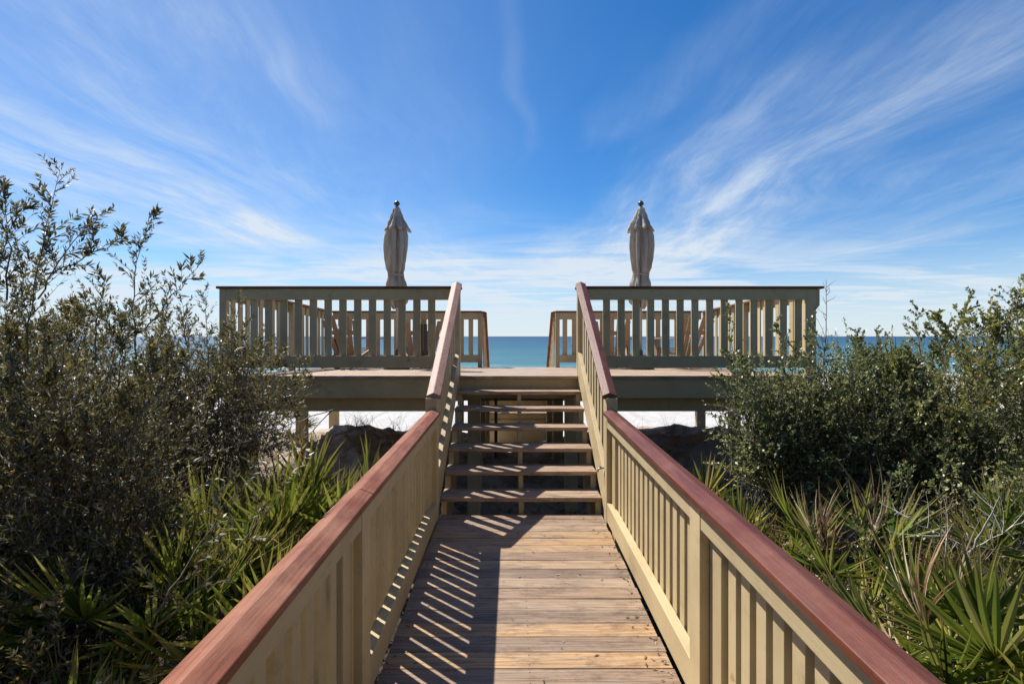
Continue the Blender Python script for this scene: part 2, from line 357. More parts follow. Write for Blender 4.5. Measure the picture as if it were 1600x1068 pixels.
ys = np.concatenate([np.linspace(-8, 2.8, 14), np.linspace(3, 14, 260), np.geomspace(14.2, 140, 60)])
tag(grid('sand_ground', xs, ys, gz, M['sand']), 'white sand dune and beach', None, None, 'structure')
sx = np.concatenate([-np.geomspace(15000, 20, 20), [0], np.geomspace(20, 15000, 20)]); sy = np.concatenate([[86], np.geomspace(90, 15000, 40)])
tag(grid('sea', sx, sy, lambda X, Y: X*0-4.6, M['sea']), 'turquoise sea', None, None, 'structure')

# ------------------------------------------------------------------ woodwork
SW = .0225
zf = lambda y: SW*y                                   # walkway rises gently
DZ0, DY0, DS = 1.282, 6.69, -.033
zd = lambda y: DZ0+DS*(y-DY0)                          # upper deck falls towards the sea
zs = lambda y: .256+.574*(y-4.90)                      # nosing line of the stairs
XL, XR = -.688, .863
def place(o, parent, n, dx, dy, fn):
    for i in range(1, n):
        c = o.copy(); C.objects.link(c); c.parent = parent; c.location = o.location+Vector((dx*i, dy*i, fn(i))); yield c
def cap_prof_y(x0, x1, h=.030, r=.024):
    xm = (x0+x1)/2; return [(x0, 0, 0), (x1, 0, 0), (x1, 0, h), (xm+.004, 0, h+r), (xm-.004, 0, h+r), (x0, 0, h)]

# walkway
bw = empty('boardwalk', (.09, 2, 0), 'weathered plank walkway leading between two cream railings to the stairs', 'boardwalk')
mb = MB(); P = .137; y = 2.684-.137*34
while y < 4.80:
    j = random.uniform(-.0015, .0015); tw = random.uniform(-.002, .002)
    x0, x1 = XL+.006+random.uniform(0, .004), XR-.014+random.uniform(-.006, .004)
    ya, yb = y+.0022, min(y+P-.0022, 4.86)
    mb.hexa([(x0, ya, zf(ya)-.036), (x1, ya, zf(ya)-.036), (x1, yb, zf(yb)-.036), (x0, yb, zf(yb)-.036),
             (x0, ya, zf(ya)+j+tw), (x1, ya, zf(ya)+j-tw), (x1, yb, zf(yb)+j-tw), (x0, yb, zf(yb)+j+tw)])
    y += P
mb.build('deck_boards', M['plank_x'], bw, .003)
for x in (-.66, .07, .79):
    MB().box(x, x+.045, -2, 4.80, -.26, -.037, zf).build('joist', M['joist'], bw)
for yy in (-.2, 2.3, 4.6):
    for x in (-.60, .72):
        MB().box(x, x+.09, yy, yy+.09, -1.3, zf(yy)-.27).build('support_post', M['joist'], bw)

def walk_rail(side):
    s = side; xi = XL if s < 0 else XR
    xin = lambda a, b: (xi-b, xi-a) if s < 0 else (xi+a, xi+b)       # a..b outward of the inner face
    th = empty('walkway_railing', (xi, 2.5, 0), 'shaded walkway railing on the left with sunlit red brown cap' if s < 0 else 'sunlit cream walkway railing on the right with baluster shadows and purplish red cap', 'railing', 'railings beside the walkway')
    cx0, cx1 = xin(-.035, .096); YJ = 2.41 if s < 0 else .2
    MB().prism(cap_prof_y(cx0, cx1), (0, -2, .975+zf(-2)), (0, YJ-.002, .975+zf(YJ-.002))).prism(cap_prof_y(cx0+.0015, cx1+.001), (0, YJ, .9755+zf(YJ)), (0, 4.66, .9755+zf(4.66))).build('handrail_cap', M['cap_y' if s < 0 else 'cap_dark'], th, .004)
    for ya, yb in ((-2, 2.345), (2.482, 4.655)):
        a, b = xin(0, .040); MB().box(a, b, ya+.001, yb-.001, .862, .9745, zf).build('top_rail', M['cream_y'], th, .003)
        a, b = xin(0, .060); MB().box(a, b, ya+(.001), yb-.001-(.14 if yb < 3 else 0), .012, .180, zf).build('bottom_rail', M['cream_y'], th, .004)
    a, b = xin(-.003, .041); MB().box(a, b, 2.346, 2.481, -.14, .9735, zf).build('stile', M['cream_v'], th, .003)
    a, b = xin(.042, .130)
    for ya in (-.05, 2.215, 4.50): MB().box(a, b, ya, ya+.135, -1.25, .972, zf).build('post', M['cream_v'], th, .004)
    a, b = xin(-.002, .10); MB().box(a, b, 4.662, 4.80, -.2, 1.235).build('corner_post', M['cream_v'], th, .004)
    a, b = xin(.061, .096)
    y = 2.505; first = None; k = 0
    spots = [2.497+.1252*i for i in range(16)] + [2.20-.085-.1252*i for i in range(17)]
    for yy in spots:
        if first is None:
            first = MB().box(a, b, yy, yy+.075, .03, .972, zf).build('baluster', M['cream_v'], th, .002); y0 = yy
        else:
            c = first.copy(); C.objects.link(c); c.parent = th; c.location = (random.uniform(-.001, .001), yy-y0, SW*(yy-y0))
walk_rail(-1); walk_rail(1)

# stairs up to the deck
st_ = empty('staircase', (.09, 4.9, .11), 'open riser wooden stairs of six treads climbing to the upper deck', 'stairs')
for k in range(6):
    yk = 4.90+.298*k; zk = .256+.171*k
    m_ = MB(); m_.box(XL+.004, XR-.004, yk, yk+.150, zk-.04, zk+random.uniform(-.001, .002)).box(XL+.004, XR-.004, yk+.155, yk+.300, zk-.04, zk)
    m_.build('tread', M['tread'], st_, .004)
for x in (XL+.006, .068, XR-.058):
    v_ = MB()
    for k in range(6):
        yk = 4.93+.298*k; zk = .216+.171*k
        v_.box(x, x+(.052 if x < 0 or x > .3 else .045), yk, yk+.2975, max(zk-.42, -.3)-.05, zk)
    v_.build('stringer', M['cream_v'], st_)
MB().box(XL+.005, XR-.005, 6.735, 6.77, .98, DZ0-.045).build('riser', M['cream_x'], st_, .002)
def stair_rail(side):
    s = side; xi = XL if s < 0 else XR
    xin = lambda a, b: (xi-b, xi-a) if s < 0 else (xi+a, xi+b)
    th = empty('stair_railing', (xi, 4.9, .1), 'sloping stair railing left of the treads with bright sunlit cap' if s < 0 else 'sloping stair railing right of the treads with purplish red cap', 'railing', 'railings beside the stairs')
    sl = (2.44-1.236)/1.95; zc_ = lambda y: 1.236+sl*(y-4.70)
    cx0, cx1 = xin(-.035, .096)
    MB().prism(cap_prof_y(cx0, cx1, .032, .026), (0, 4.68, zc_(4.68)), (0, 6.67, zc_(6.67))).build('handrail_cap', M['cap_worn_sheen' if s < 0 else 'cap_dark'], th, .004)
    a, b = xin(0, .040); MB().box(a, b, 4.81, 6.70, -.092, -.001, zc_).build('top_rail', M['cream_y'], th, .003)
    a, b = xin(0.001, .050); MB().box(a, b, 4.812, 6.70, -.04, .30, zs).build('skirt_board', M['cream_y'], th, .003)
    a, b = xin(.002, .09); MB().box(a, b, 6.705, 6.80, .95, 2.438).build('post', M['cream_v'], th, .003)
    a, b = xin(.051, .073)
    for i in range(10):
        yy = 4.84+.187*i
        MB().hexa([(a, yy, zs(yy)), (b, yy, zs(yy)), (b, yy+.095, zs(yy+.095)), (a, yy+.095, zs(yy+.095)),
                   (a, yy, zc_(yy)-.002), (b, yy, zc_(yy)-.002), (b, yy+.095, zc_(yy+.095)-.002), (a, yy+.095, zc_(yy+.095)-.002)]).build('baluster', M['cream_v'], th, .002)
stair_rail(-1); stair_rail(1)

# upper deck
DX0, DX1, DYB = -3.86, 4.07, 10.72
dk = empty('upper_deck', (.1, 8.7, 0), 'raised wooden deck on posts with broad cream fascia, between stairs and sea', 'deck')
mb = MB(); y = DY0-.02
while y < DYB+.02:
    mb.box(DX0+random.uniform(-.01, .01), DX1+random.uniform(-.01, .01), y+.002, min(y+.137, DYB+.04)-.002, -.038, 0, zd); y += .137
mb.build('deck_boards', M['deck_top'], dk, .003)
for a, b in ((DX0+.02, XL-.092), (XR+.092, DX1-.02)):
    MB().box(a, b, DY0+.01, DY0+.05, .99, DZ0-.040).build('fascia', M['cream_x'], dk, .003)
    MB().box(a+.02, b, DY0+.13, DY0+.22, .80, 1.20).build('beam', M['cream_x'], dk, .003)
MB().box(DX0+.02, DX1-.02, DYB-.04, DYB, -.29, -.040, zd).build('fascia', M['cream_x'], dk)
MB().box(DX0+.04, DX1-.04, 8.60, 8.69, -.50, -.22, zd).build('beam', M['joist'], dk)
MB().box(DX0+.04, DX1-.04, 10.40, 10.49, -.50, -.22, zd).build('beam', M['cream_x'], dk)
for x in (DX0+.02, DX1-.06): MB().box(x, x+.04, DY0+.052, DYB-.042, -.29, -.040, zd).build('fascia', M['cream_y'], dk)
m_ = MB(); x = DX0+.35
while x < DX1-.3:
    m_.box(x, x+.04, DY0+.23, DYB-.05, -.215, -.041, zd); x += .41
m_.build('joists', M['joist'], dk)
for yy in (DY0+.23, 8.70, 10.28):
    for x in (-3.68, -.62, .70, 3.72):
        if yy < 7 and abs(x) < 1: x += .02
        MB().box(x, x+.17, yy, yy+.14, -1.2 if yy < 9 else -.8, (zd(yy)-.22 if yy < 8 else zd(yy)-.23)).build('support_post', M['cream_v'], dk, .004)

def deck_rail(name, p0, p1, label, group, caps=(0.05, 0.05), end_posts=(True, True), mid=False, inner=1, bracket=False, balus=None):
    """railing panel between two ground points p0,p1 (x,y); inner: side (left normal=+1) the rail boards sit on"""
    p0 = Vector((*p0, 0)); p1 = Vector((*p1, 0)); L = (p1-p0).length; d = (p1-p0)/L; n = Vector((-d.y, d.x, 0))*inner
    alongx = abs(d.x) > .5; mc = 'x' if alongx else 'y'
    base = p0.copy(); base.z = zd(p0.y); th = empty(name, base, label, 'railing', group)
    def bar(s0, s1, o0, o1, z0, z1):
        m = MB(); q = []
        for zz in (z0, z1):
            for s_, o_ in ((s0, o0), (s1, o0), (s1, o1), (s0, o1)):
                P_ = p0+d*s_+n*o_; q.append((P_.x, P_.y, zd(P_.y)+zz))
        return m.hexa(q)
    bar(-caps[0], L+caps[1], -.075, .075, 1.140, 1.172).build('handrail_cap', M['cap_'+mc], th, .004)
    e0 = .09 if end_posts[0] else 0; e1 = .09 if end_posts[1] else 0
    bar(e0+.001, L-e1-.001, .012, .050, .995, 1.1385).build('top_rail', M['cream_'+mc], th, .003)
    bar(e0+.001, L-e1-.001, .012, .050, .105, .262).build('bottom_rail', M['cream_'+mc], th, .003)
    if end_posts[0]: bar(0, .09, -.045, .047, -.25, 1.1375).build('post', M['cream_v'], th, .004)
    if end_posts[1]: bar(L-.09, L, -.045, .047, -.25, 1.1375).build('post', M['cream_v'], th, .004)
    mids = [L/2-.045] if mid else []
    for s_ in mids: bar(s_, s_+.09, -.08, .010, .002, 1.1375).build('post', M['cream_v'], th, .004)
    if balus: s_, pitch, cnt, wd = balus
    else: pitch, wd = .194, .098; cnt = int((L-e0-e1)/pitch); s_ = e0+((L-e0-e1)-(cnt-1)*pitch-wd)/2
    b0 = None
    for i in range(cnt):
        q = s_+pitch*i
        if any(q+wd > m2-.01 and q < m2+.10 for m2 in mids): continue
        if b0 is None: b0 = bar(q, q+wd, -.012, .010, .12, 1.1385).build('baluster', M['cream_v'], th, .002); q0 = q
        else:
            c = b0.copy(); C.objects.link(c); c.parent = th; D_ = d*(q-q0); c.location = (D_.x, D_.y, zd(p0.y+D_.y)-zd(p0.y))
    return th, bar
FY = DY0+.07
def xb(px): return (px-800)/F*(FY-.0)
G1 = 'front railings of the upper deck'
t1, bar = deck_rail('deck_railing', (-3.84, FY), (XL+.005, FY), 'front deck railing left of the stairs, dark against the light, partly behind the bush', G1, (.03, .02), (True, True), False, -1,
          balus=(xb(391.6)+3.84, 23.1/F*FY, 13, .096))
t2, bar = deck_rail('deck_railing', (XR-.005, FY), (3.98, FY), 'front deck railing right of the stairs, dark against the light', G1, (.02, .10), (True, False), False, -1,
          balus=(xb(942)-XR+.005, 23.0/F*FY, 14, .094))
L_ = 4.04-XR
MB().box(3.86, 3.983, FY-.055, FY+.05, .98, zd(FY)+1.1375).build('corner_post', M['cream_v'], t2, .004)
# bracket block outside the right corner post
MB().prism([(0, 0, 0), (.05, 0, .06), (.05, 0, .27), (0, 0, .27)], (3.986, FY-.045, zd(FY)+.865), (3.986, FY+.02, zd(FY)+.865)).build('bracket', M['cream_v'], t2, .002)
G2 = 'side railings of the upper deck'
deck_rail('deck_railing', (-3.80, FY+.10), (-3.80, DYB-.06), 'side deck railing at the left end of the deck, behind the dark balusters', G2, (0, .05), (False, True), True, 1)
deck_rail('deck_railing', (4.01, FY+.06), (4.01, DYB-.06), 'sunlit side deck railing at the right end of the deck', G2, (0, .05), (False, True), True, -1)
G3 = 'sea side railings of the upper deck'
deck_rail('deck_railing', (-3.72, DYB-.05), (-.62, DYB-.05), 'sea side deck railing left of the beach stair opening', G3, (-.0, .0), (False, True), True, -1)
deck_rail('deck_railing', (.90, DYB-.05), (3.93, DYB-.05), 'sea side deck railing right of the beach stair opening', G3, (0, -.0), (True, False), True, -1)

# beach stairs
bs = empty('beach_stairs', (.13, 12.5, -1), 'cream stairs descending from the deck to the beach, seen beneath the deck', 'stairs')
for k in range(11):
    y0 = DYB+.045+.24*k; z0 = zd(DYB)-.19*(k+1)
    MB().box(-.58, .86, y0, y0+.26, z0-.035, z0).build('tread', M['tread'], bs)
    if k % 3 != 1: MB().box(-.575, .855, y0+.261, y0+.285, z0-.19, z0-.036 ).build('riser', M['cream_x'], bs)
bz = lambda y: zd(DYB)-.79*(y-DYB)
for x in (-.62, .865): MB().box(x, x+.035, DYB+.045, 13.5, -.30, .02, bz).build('stringer', M['cream_y'], bs)
for s, x in ((-1, -.60), (1, .885)):
    th = empty('beach_stair_railing', (x, 11, 1), 'railing descending to the beach at the %s edge of the sea opening' % ('left' if s < 0 else 'right'), 'railing', 'railings of the beach stairs')
    MB().prism(cap_prof_y(x-.07, x+.07), (0, DYB+.03, zd(DYB)+1.12), (0, 13.6, zd(DYB)+1.12-.86*(13.57-DYB))).build('handrail_cap', M['cap_y'], th)
    MB().box(x-.02, x+.02, DYB+.05, 13.5, .99, 1.09, lambda y: zd(DYB)-.86*(y-DYB)).build('top_rail', M['cream_y'], th)
    for i in range(13):
        yy = DYB+.09+.21*i; MB().box(x-.01, x+.01, yy, yy+.09, .0, 1.0, lambda y: zd(DYB)-.84*(y-DYB)).build('baluster', M['cream_v'], th)
    MB().box(x-.045, x+.045, 13.0, 13.09, -3.2, .0).build('post', M['cream_v'], th)
# lower landing skirt seen through the open risers
ls = MB().box(-.74, .98, 11.55, 11.60, -1.3, -.28).build('landing_skirt', M['cream_x']); tag(ls, 'cream board panel under the far side of the deck, seen between stair treads', 'panel')

# ------------------------------------------------------------------ umbrellas and furniture
def umbrella(cx, Y, seed, label):
    r_ = random.Random(seed); zb = zd(Y)
    zz = lambda py: EYE+(525-py)/F*Y
    th = empty('patio_umbrella', (cx, Y, zb), label, 'umbrella', 'closed umbrellas on the deck')
    MB().tube([(cx, Y, zb+.03), (cx, Y, zz(330))], .025, 12).build('pole', M['metal'], th, smooth=True)
    MB().tube([(cx, Y, zb+.0), (cx, Y, zb+.05), (cx, Y, zb+.08), (cx, Y, zb+.35)], [.24, .24, .05, .035], 20).build('base', M['dark'], th)
    def cloth(name, prof, nf, amp, ph, lean=0, hem=0):
        K = 72; v_ = []; f_ = []
        for i, (py, rad, am) in enumerate(prof):
            t = i/(len(prof)-1)
            for j in range(K):
                a = 2*math.pi*j/K
                tw = ph+t*1.1
                fl = 2.3*am*(math.sin(nf*a+tw)+.45*math.sin((nf*2+1)*a-tw*2+seed)+.25*math.sin(3*a+t*5+seed*2))
                rr = rad*(1+fl); z_ = zz(py)
                if hem and i == len(prof)-1: z_ -= hem*math.sin(nf*a+tw)
                v_.append((cx+rr*math.cos(a)+lean*t, Y+rr*math.sin(a), z_))
        for i in range(len(prof)-1):
            for j in range(K):
                q = (j+1) % K; f_.append((i*K+j, i*K+q, (i+1)*K+q, (i+1)*K+j))
        m_ = MB(); m_.v = v_; m_.f = f_; o = m_.build(name, M['canvas'], th, smooth=True)
        sm = o.modifiers.new('solid', 'SOLIDIFY'); sm.thickness = .006; return o
    def dens(prof, n=5):
        out = []
        for (a, b, c), (d, e, f) in zip(prof, prof[1:]):
            for i in range(n):
                t = i/n; s = t*t*(3-2*t); out.append((a+(d-a)*t, b+(e-b)*s, c+(f-c)*t))
        out.append(prof[-1]); return out
    cloth('canopy', dens([(340, .09, .10), (358, .125, .15), (370, .145, .17), (385, .150, .17), (402, .138, .18), (418, .122, .18), (427, .098, .2), (432, .100, .2), (446, .138, .16), (458, .140, .2), (470, .12, .25), (482, .055, .3)]), 6+seed % 3, .15, seed, r_.uniform(-.01, .01))
    cloth('top_vent', dens([(323, .035, .03), (328, .065, .05), (340, .105, .08), (352, .155, .11), (359, .186, .13)]), 8, .1, seed+2, 0, .035)
    MB().tube([(cx, Y, zz(324)), (cx, Y, zz(322)), (cx, Y, zz(319)), (cx, Y, zz(316)), (cx, Y, zz(313))], [.022, .022, .058, .045, .008], 12).build('finial', M['dark'], th, smooth=True)
    pts = [(cx+.112*math.cos(a), Y+.112*math.sin(a), zz(429)+.012*math.sin(2*a)) for a in [2*math.pi*i/24 for i in range(25)]]
    MB().tube(pts, .011, 6).build('tie_rope', M['rope'], th, smooth=True)
    pts = [(cx+.06*math.cos(a), Y+.06*math.sin(a), zz(482)+.01*math.sin(3*a)) for a in [2*math.pi*i/24 for i in range(25)]]
    MB().tube(pts, .012, 6).build('tie_rope', M['rope'], th, smooth=True)
umbrella(-2.09, 9.3, 1, 'closed grey canvas umbrella on the left half of the deck, bulging on one side')
umbrella(2.34, 9.3, 4, 'closed grey canvas umbrella on the right half of the deck, tied with rope')

def obar(m, p0, p1, w_, t_, up=Vector((0, 0, 1))):
    p0 = Vector(p0); p1 = Vector(p1); d = (p1-p0).normalized(); a = d.cross(up)
    if a.length < .05: a = d.cross(Vector((0, 1, 0)))
    a.normalize(); b = a.cross(d).normalized(); q = []
    for s in (-1, 1):
        q += [p0+a*w_/2*(-1)+b*t_/2*s, p0+a*w_/2+b*t_/2*s, p1+a*w_/2+b*t_/2*s, p1-a*w_/2+b*t_/2*s]
    return m.hexa(q)
def chair():
    th = empty('lounge_chair', (0, 0, 0), 'x', 'chair', 'wooden chairs on the deck')
    for s in (-1, 1):
        m_ = MB(); obar(m_, (s*.29, -.33, 0.0), (s*.29, .42, .37), .03, .10, Vector((1, 0, 0)).cross(Vector((0, 0, 1)))); 
        m_ = MB(); m_.box(s*.29-.015, s*.29+.015, .36, .45, 0, .56); m_.build('front_leg', M['brown'], th, .003)
        m_ = MB(); m_.hexa([(s*.27-.015, -.62, .0), (s*.27+.015, -.62, .0), (s*.27+.015, .36, .30), (s*.27-.015, .36, .30), (s*.27-.015, -.62, .12), (s*.27+.015, -.62, .12), (s*.27+.015, .36, .42), (s*.27-.015, .36, .42)]).build('rear_leg', M['brown'], th, .003)
        m_ = MB(); m_.hexa([(s*.34-.06, -.36, .55), (s*.34+.05, -.36, .55), (s*.34+.08, .50, .57), (s*.34-.06, .50, .57), (s*.34-.06, -.36, .575), (s*.34+.05, -.36, .575), (s*.34+.08, .50, .595), (s*.34-.06, .50, .595)]).build('armrest', M['brown'], th, .003)
        MB().prism([(0, 0, 0), (0, -.10, .20), (0, 0, .20)], (s*.31-.01, .36, .35), (s*.31+.01, .36, .35)).build('arm_bracket', M['brown'], th)
    for k in range(5):
        a = (k-2)*.055; h = 1.02-.05*abs(k-2)**1.5
        m_ = MB(); x = (k-2)*.095
        m_.hexa([(x-.042, -.17, .22), (x+.042, -.17, .22), (x+.042, -.19, .22), (x-.042, -.19, .22),
                 (x+a*1.-.047, -.52, h), (x+a+.047, -.52, h), (x+a+.047, -.54, h), (x+a-.047, -.54, h)]); m_.build('back_slat', M['brown'], th, .002)
    for k in range(4):
        y = -.10+.13*k; MB().box(-.26, .26, y, y+.11, .27+.035*k, .29+.035*k).build('seat_slat', M['brown'], th, .002)
    MB().box(-.26, .26, -.41, -.385, .62, .70).build('back_brace', M['brown'], th, .002)
    return th
ch0 = chair()
for i, (x, y, rz, lb) in enumerate([(-3.05, 9.75, -.15, 'brown slatted wooden chair behind the left railing, outermost from the left umbrella'),
        (-1.75, 9.9, .25, 'brown slatted wooden chair between the left umbrella and the beach stair opening'),
        (1.95, 10.0, -.2, 'brown slatted wooden chair behind the right railing, nearest the stairs'),
        (3.25, 9.8, .3, 'brown slatted wooden chair between the right umbrella and the sunlit side railing')]):
    if i == 0: o = ch0
    else:
        o = ch0.copy(); C.objects.link(o)
        for c_ in ch0.children:
            c2 = c_.copy(); C.objects.link(c2); c2.parent = o
    o.location = (x, y, zd(y)+.01); o.rotation_euler = (R(-1.9), 0, rz); o['label'] = lb
for x, lb in ((-3.33, 'dark lantern post with white pointed cap behind the left balusters'),):
    th = empty('lantern_post', (x, 9.75, zd(9.75)), lb, 'post')
    MB().box(x-.045, x+.045, 9.70, 9.79, zd(9.7), 1.94).build('post', M['darkwood'], th)
    m_ = MB(); m_.v = [(x-.06, 9.68, 1.942), (x+.06, 9.68, 1.942), (x+.06, 9.81, 1.942), (x-.06, 9.81, 1.942), (x, 9.745, 2.03)]; m_.f = [(3, 2, 1, 0), (0, 1, 4), (1, 2, 4), (2, 3, 4), (3, 0, 4)]; m_.build('pointed_cap', M['white'], th)
th = empty('folded_table', (-1.55, 9.3, zd(9.3)), 'dark folded slatted table leaning by the left stair railing', 'table')
for k in range(3): MB().box(-1.68+k*.075, -1.68+k*.075+.06, 9.3, 9.33, zd(9.3)+.02, 2.02).build('slat', M['darkwood'], th)
MB().box(-1.69, -1.46, 9.335, 9.36, 1.45, 1.52).build('batten', M['darkwood'], th)
# utility pole under the deck and hose bib
pp = MB().tube([(-.27, 8.6, -.6), (-.27, 8.6, .95)], .028, 10).build('pipe', M['dark']); tag(pp, 'thin dark upright pipe under the deck behind the stairs', 'pipe')
pw = MB().tube([(-.42, 6.3, -.75), (-.40, 6.5, -.3), (-.385, 6.7, .4)], .009, 8).build('conduit', M['metal']); tag(pw, 'thin pale conduit rising from the sand under the stairs', 'pipe')
tp = empty('water_tap', (XR-.02, 4.84, .55), 'small grey metal tap on the post at the foot of the right stair railing', 'tap')
MB().tube([(XR+.001, 4.82, .56), (XR-.05, 4.80, .56), (XR-.06, 4.80, .53)], .009, 8).build('spout', M['metal'], tp, smooth=True)
MB().box(XR-.045, XR-.025, 4.78, 4.82, .575, .585).build('handle', M['metal'], tp)

# ------------------------------------------------------------------ vegetation
def mesh_np(name, v, f, mat, parent, n_per=4):
    me = bpy.data.meshes.new(name); v = v-np.array(wloc(parent))
    me.vertices.add(len(v)); me.vertices.foreach_set('co', v.astype(np.float32).ravel())
    me.loops.add(f.size); me.loops.foreach_set('vertex_index', f.astype(np.int32).ravel())
    me.polygons.add(len(f)); me.polygons.foreach_set('loop_start', np.arange(0, f.size, f.shape[1], dtype=np.int32))
    me.update(calc_edges=True); me.materials.append(mat)
    o = bpy.data.objects.new(name, me); C.objects.link(o); o.parent = parent; return o
def nrm(a): return a/np.maximum(np.linalg.norm(a, axis=-1, keepdims=True), 1e-9)
def curve(P0, D, L, B, t): return P0+D*(L*t)[..., None]+B*(L*t*t)[..., None]
def leaves_on(P0, D, L, B, K, ll, lw, up=.15, spread=.9):
    n = len(P0); t = rng.uniform(.08, 1.03, (n, K)); 
    p = P0[:, None]+D[:, None]*(L[:, None]*t)[..., None]+B[:, None]*(L[:, None]*t*t)[..., None]
    tg = nrm(D[:, None]+2*B[:, None]*t[..., None])
    r = nrm(np.cross(tg, rng.normal(size=(n, K, 3))))
    d = nrm(tg*(1-.35*spread)+r*spread*rng.uniform(.5, 1.1, (n, K, 1))+np.array([0, 0, up]))
    a = rng.normal(size=(n, K, 3))*.55+np.array([-.15, .15, .75]); wv = nrm(np.cross(d, a)); nn = nrm(np.cross(wv, d))
    ps = rng.uniform(.65, 1.4, (n, 1, 1)); lw = lw*ps; l = ll*ps*rng.uniform(.6, 1.2, (n, K, 1)); w_ = lw*rng.uniform(.7, 1.2, (n, K, 1))
    b = p; m1 = p+d*l*.45-wv*w_*.5+nn*l*.03; tip = p+d*l-nn*l*.06; m2 = p+d*l*.45+wv*w_*.5+nn*l*.03
    return np.stack([b, m1, tip, m2], 2).reshape(-1, 3)
def tubes(P, rad):        # P: n,m,3 ; rad n,m  -> 3-sided tubes
    n, m, _ = P.shape; d = np.gradient(P, axis=1); d = nrm(d)
    a = nrm(np.cross(d, np.array([.31, .52, .79]))); b = np.cross(d, a)
    ang = np.array([0, 2.094, 4.189]); ring = P[:, :, None]+(a[:, :, None]*np.cos(ang)[:, None]+b[:, :, None]*np.sin(ang)[:, None])*rad[:, :, None, None]
    v = ring.reshape(-1, 3); idx = np.arange(n*m*3).reshape(n, m, 3); f = []
    for j in range(3):
        q = (j+1) % 3; f.append(np.stack([idx[:, :-1, j], idx[:, :-1, q], idx[:, 1:, q], idx[:, 1:, j]], -1).reshape(-1, 4))
    return v, np.concatenate(f)
def join(parts):
    vs, fs, o = [], [], 0
    for v, f in parts: vs.append(v); fs.append(f+o); o += len(v)
    return np.concatenate(vs), np.concatenate(fs)
def shrub(name, label, cat, group, blobs, ntw, K, ll, lw, mat, tl=(.22, .45), shoots=(), outw=.6, upw=.5, nbr=40, twr=.0030, shell=.35, trunkr=.018, auto=26):
    """blobs: (cx,cy,cz,rx,ry,rz); shoots: (p0,p1,nside,side_len)"""
    bl = np.array(blobs, float); c0 = bl[:, :3].mean(0); base = (c0[0], c0[1], float(gz(c0[0], c0[1])))
    th = empty(name, base, label, cat, group)
    vol = bl[:, 3]*bl[:, 4]+bl[:, 4]*bl[:, 5]+bl[:, 3]*bl[:, 5]; pick = rng.choice(len(bl), ntw, p=vol/vol.sum())
    dirs = nrm(rng.normal(size=(ntw, 3))); rad = rng.uniform(shell**3, 1, ntw)**(1/3)
    lump = 1+.22*np.sin(dirs[:, 0]*5+pick)*np.sin(dirs[:, 2]*6+1.3*pick)+.12*np.sin(dirs[:, 1]*11+2)
    rad = rad*lump
    P0 = bl[pick, :3]+dirs*bl[pick, 3:]*rad[:, None]*.9
    g = gz(P0[:, 0], P0[:, 1]); P0[:, 2] = np.maximum(P0[:, 2], g+.05)
    D = nrm(nrm(dirs/bl[pick, 3:])*outw+np.array([0, 0, upw])+rng.normal(size=(ntw, 3))*.45)
    L = rng.uniform(tl[0], tl[1], ntw); B = rng.normal(size=(ntw, 3))*.22+np.array([0, 0, .08])
    P0 = P0-D*(L*.6)[:, None]
    h = np.sin(4.3*P0[:, 0]+1.9*P0[:, 2]+.7)+np.sin(4.9*P0[:, 1]-2.2*P0[:, 0]+1.9)+np.sin(5.7*P0[:, 2]+2.4*P0[:, 1])
    kp = (h > -.75) | (rng.uniform(size=ntw) < .25); P0, D, L, B = P0[kp], D[kp], L[kp], B[kp]; ntw = len(P0)
    bare = rng.uniform(size=ntw) < .22
    parts_l = [leaves_on(P0[~bare], D[~bare], L[~bare], B[~bare], K, ll, lw), leaves_on(P0[bare], D[bare], L[bare], B[bare], max(3, K//6), ll*1.2, lw*1.25)]
    L = np.where(bare, L*1.35, L)
    shoots = list(shoots)
    for _ in range(auto):
        b_ = bl[rng.integers(len(bl))]; d_ = nrm(np.array([rng.normal()*.8, rng.normal()*.5, abs(rng.normal())*.6+.75]))
        p_ = b_[:3]+d_*b_[3:]*.85; shoots.append((p_, p_+nrm(d_+np.array([0, 0, .6])+rng.normal(size=3)*.15)*rng.uniform(.22, .5), int(rng.integers(6, 11)), .15))
    t = np.linspace(0, 1, 4)[None].repeat(ntw, 0)
    T = P0[:, None]+D[:, None]*(L[:, None]*t)[..., None]+B[:, None]*(L[:, None]*t*t)[..., None]
    st = [tubes(T, twr*(1.15-t))]
    # branches from the base towards the twigs
    ends = P0[rng.choice(ntw, nbr, replace=False)]; nb = len(ends)
    feet = bl[rng.choice(len(bl), nb)][:, :3]*0+np.stack([c0[0]+rng.normal(size=nb)*.42*bl[:, 3].mean(), c0[1]+rng.normal(size=nb)*.25*bl[:, 4].mean(), np.zeros(nb)], 1)
    feet[:, 2] = gz(feet[:, 0], feet[:, 1])-.05
    s = np.linspace(0, 1, 9)[None, :, None]; midp = (feet+ends)/2+np.array([0, 0, .25])*np.abs(ends-feet)+rng.normal(size=(nb, 3))*.10
    midp[:, :2] = feet[:, :2]*.6+ends[:, :2]*.4+rng.normal(size=(nb, 2))*.22
    Bz = feet[:, None]*(1-s)**2+2*midp[:, None]*s*(1-s)+ends[:, None]*s*s + rng.normal(size=(nb, 9, 3))*.012*s*(1-s)*4
    st.append(tubes(Bz, (trunkr*rng.uniform(.4, 1, (nb, 1)))*(1-.8*s[..., 0])))
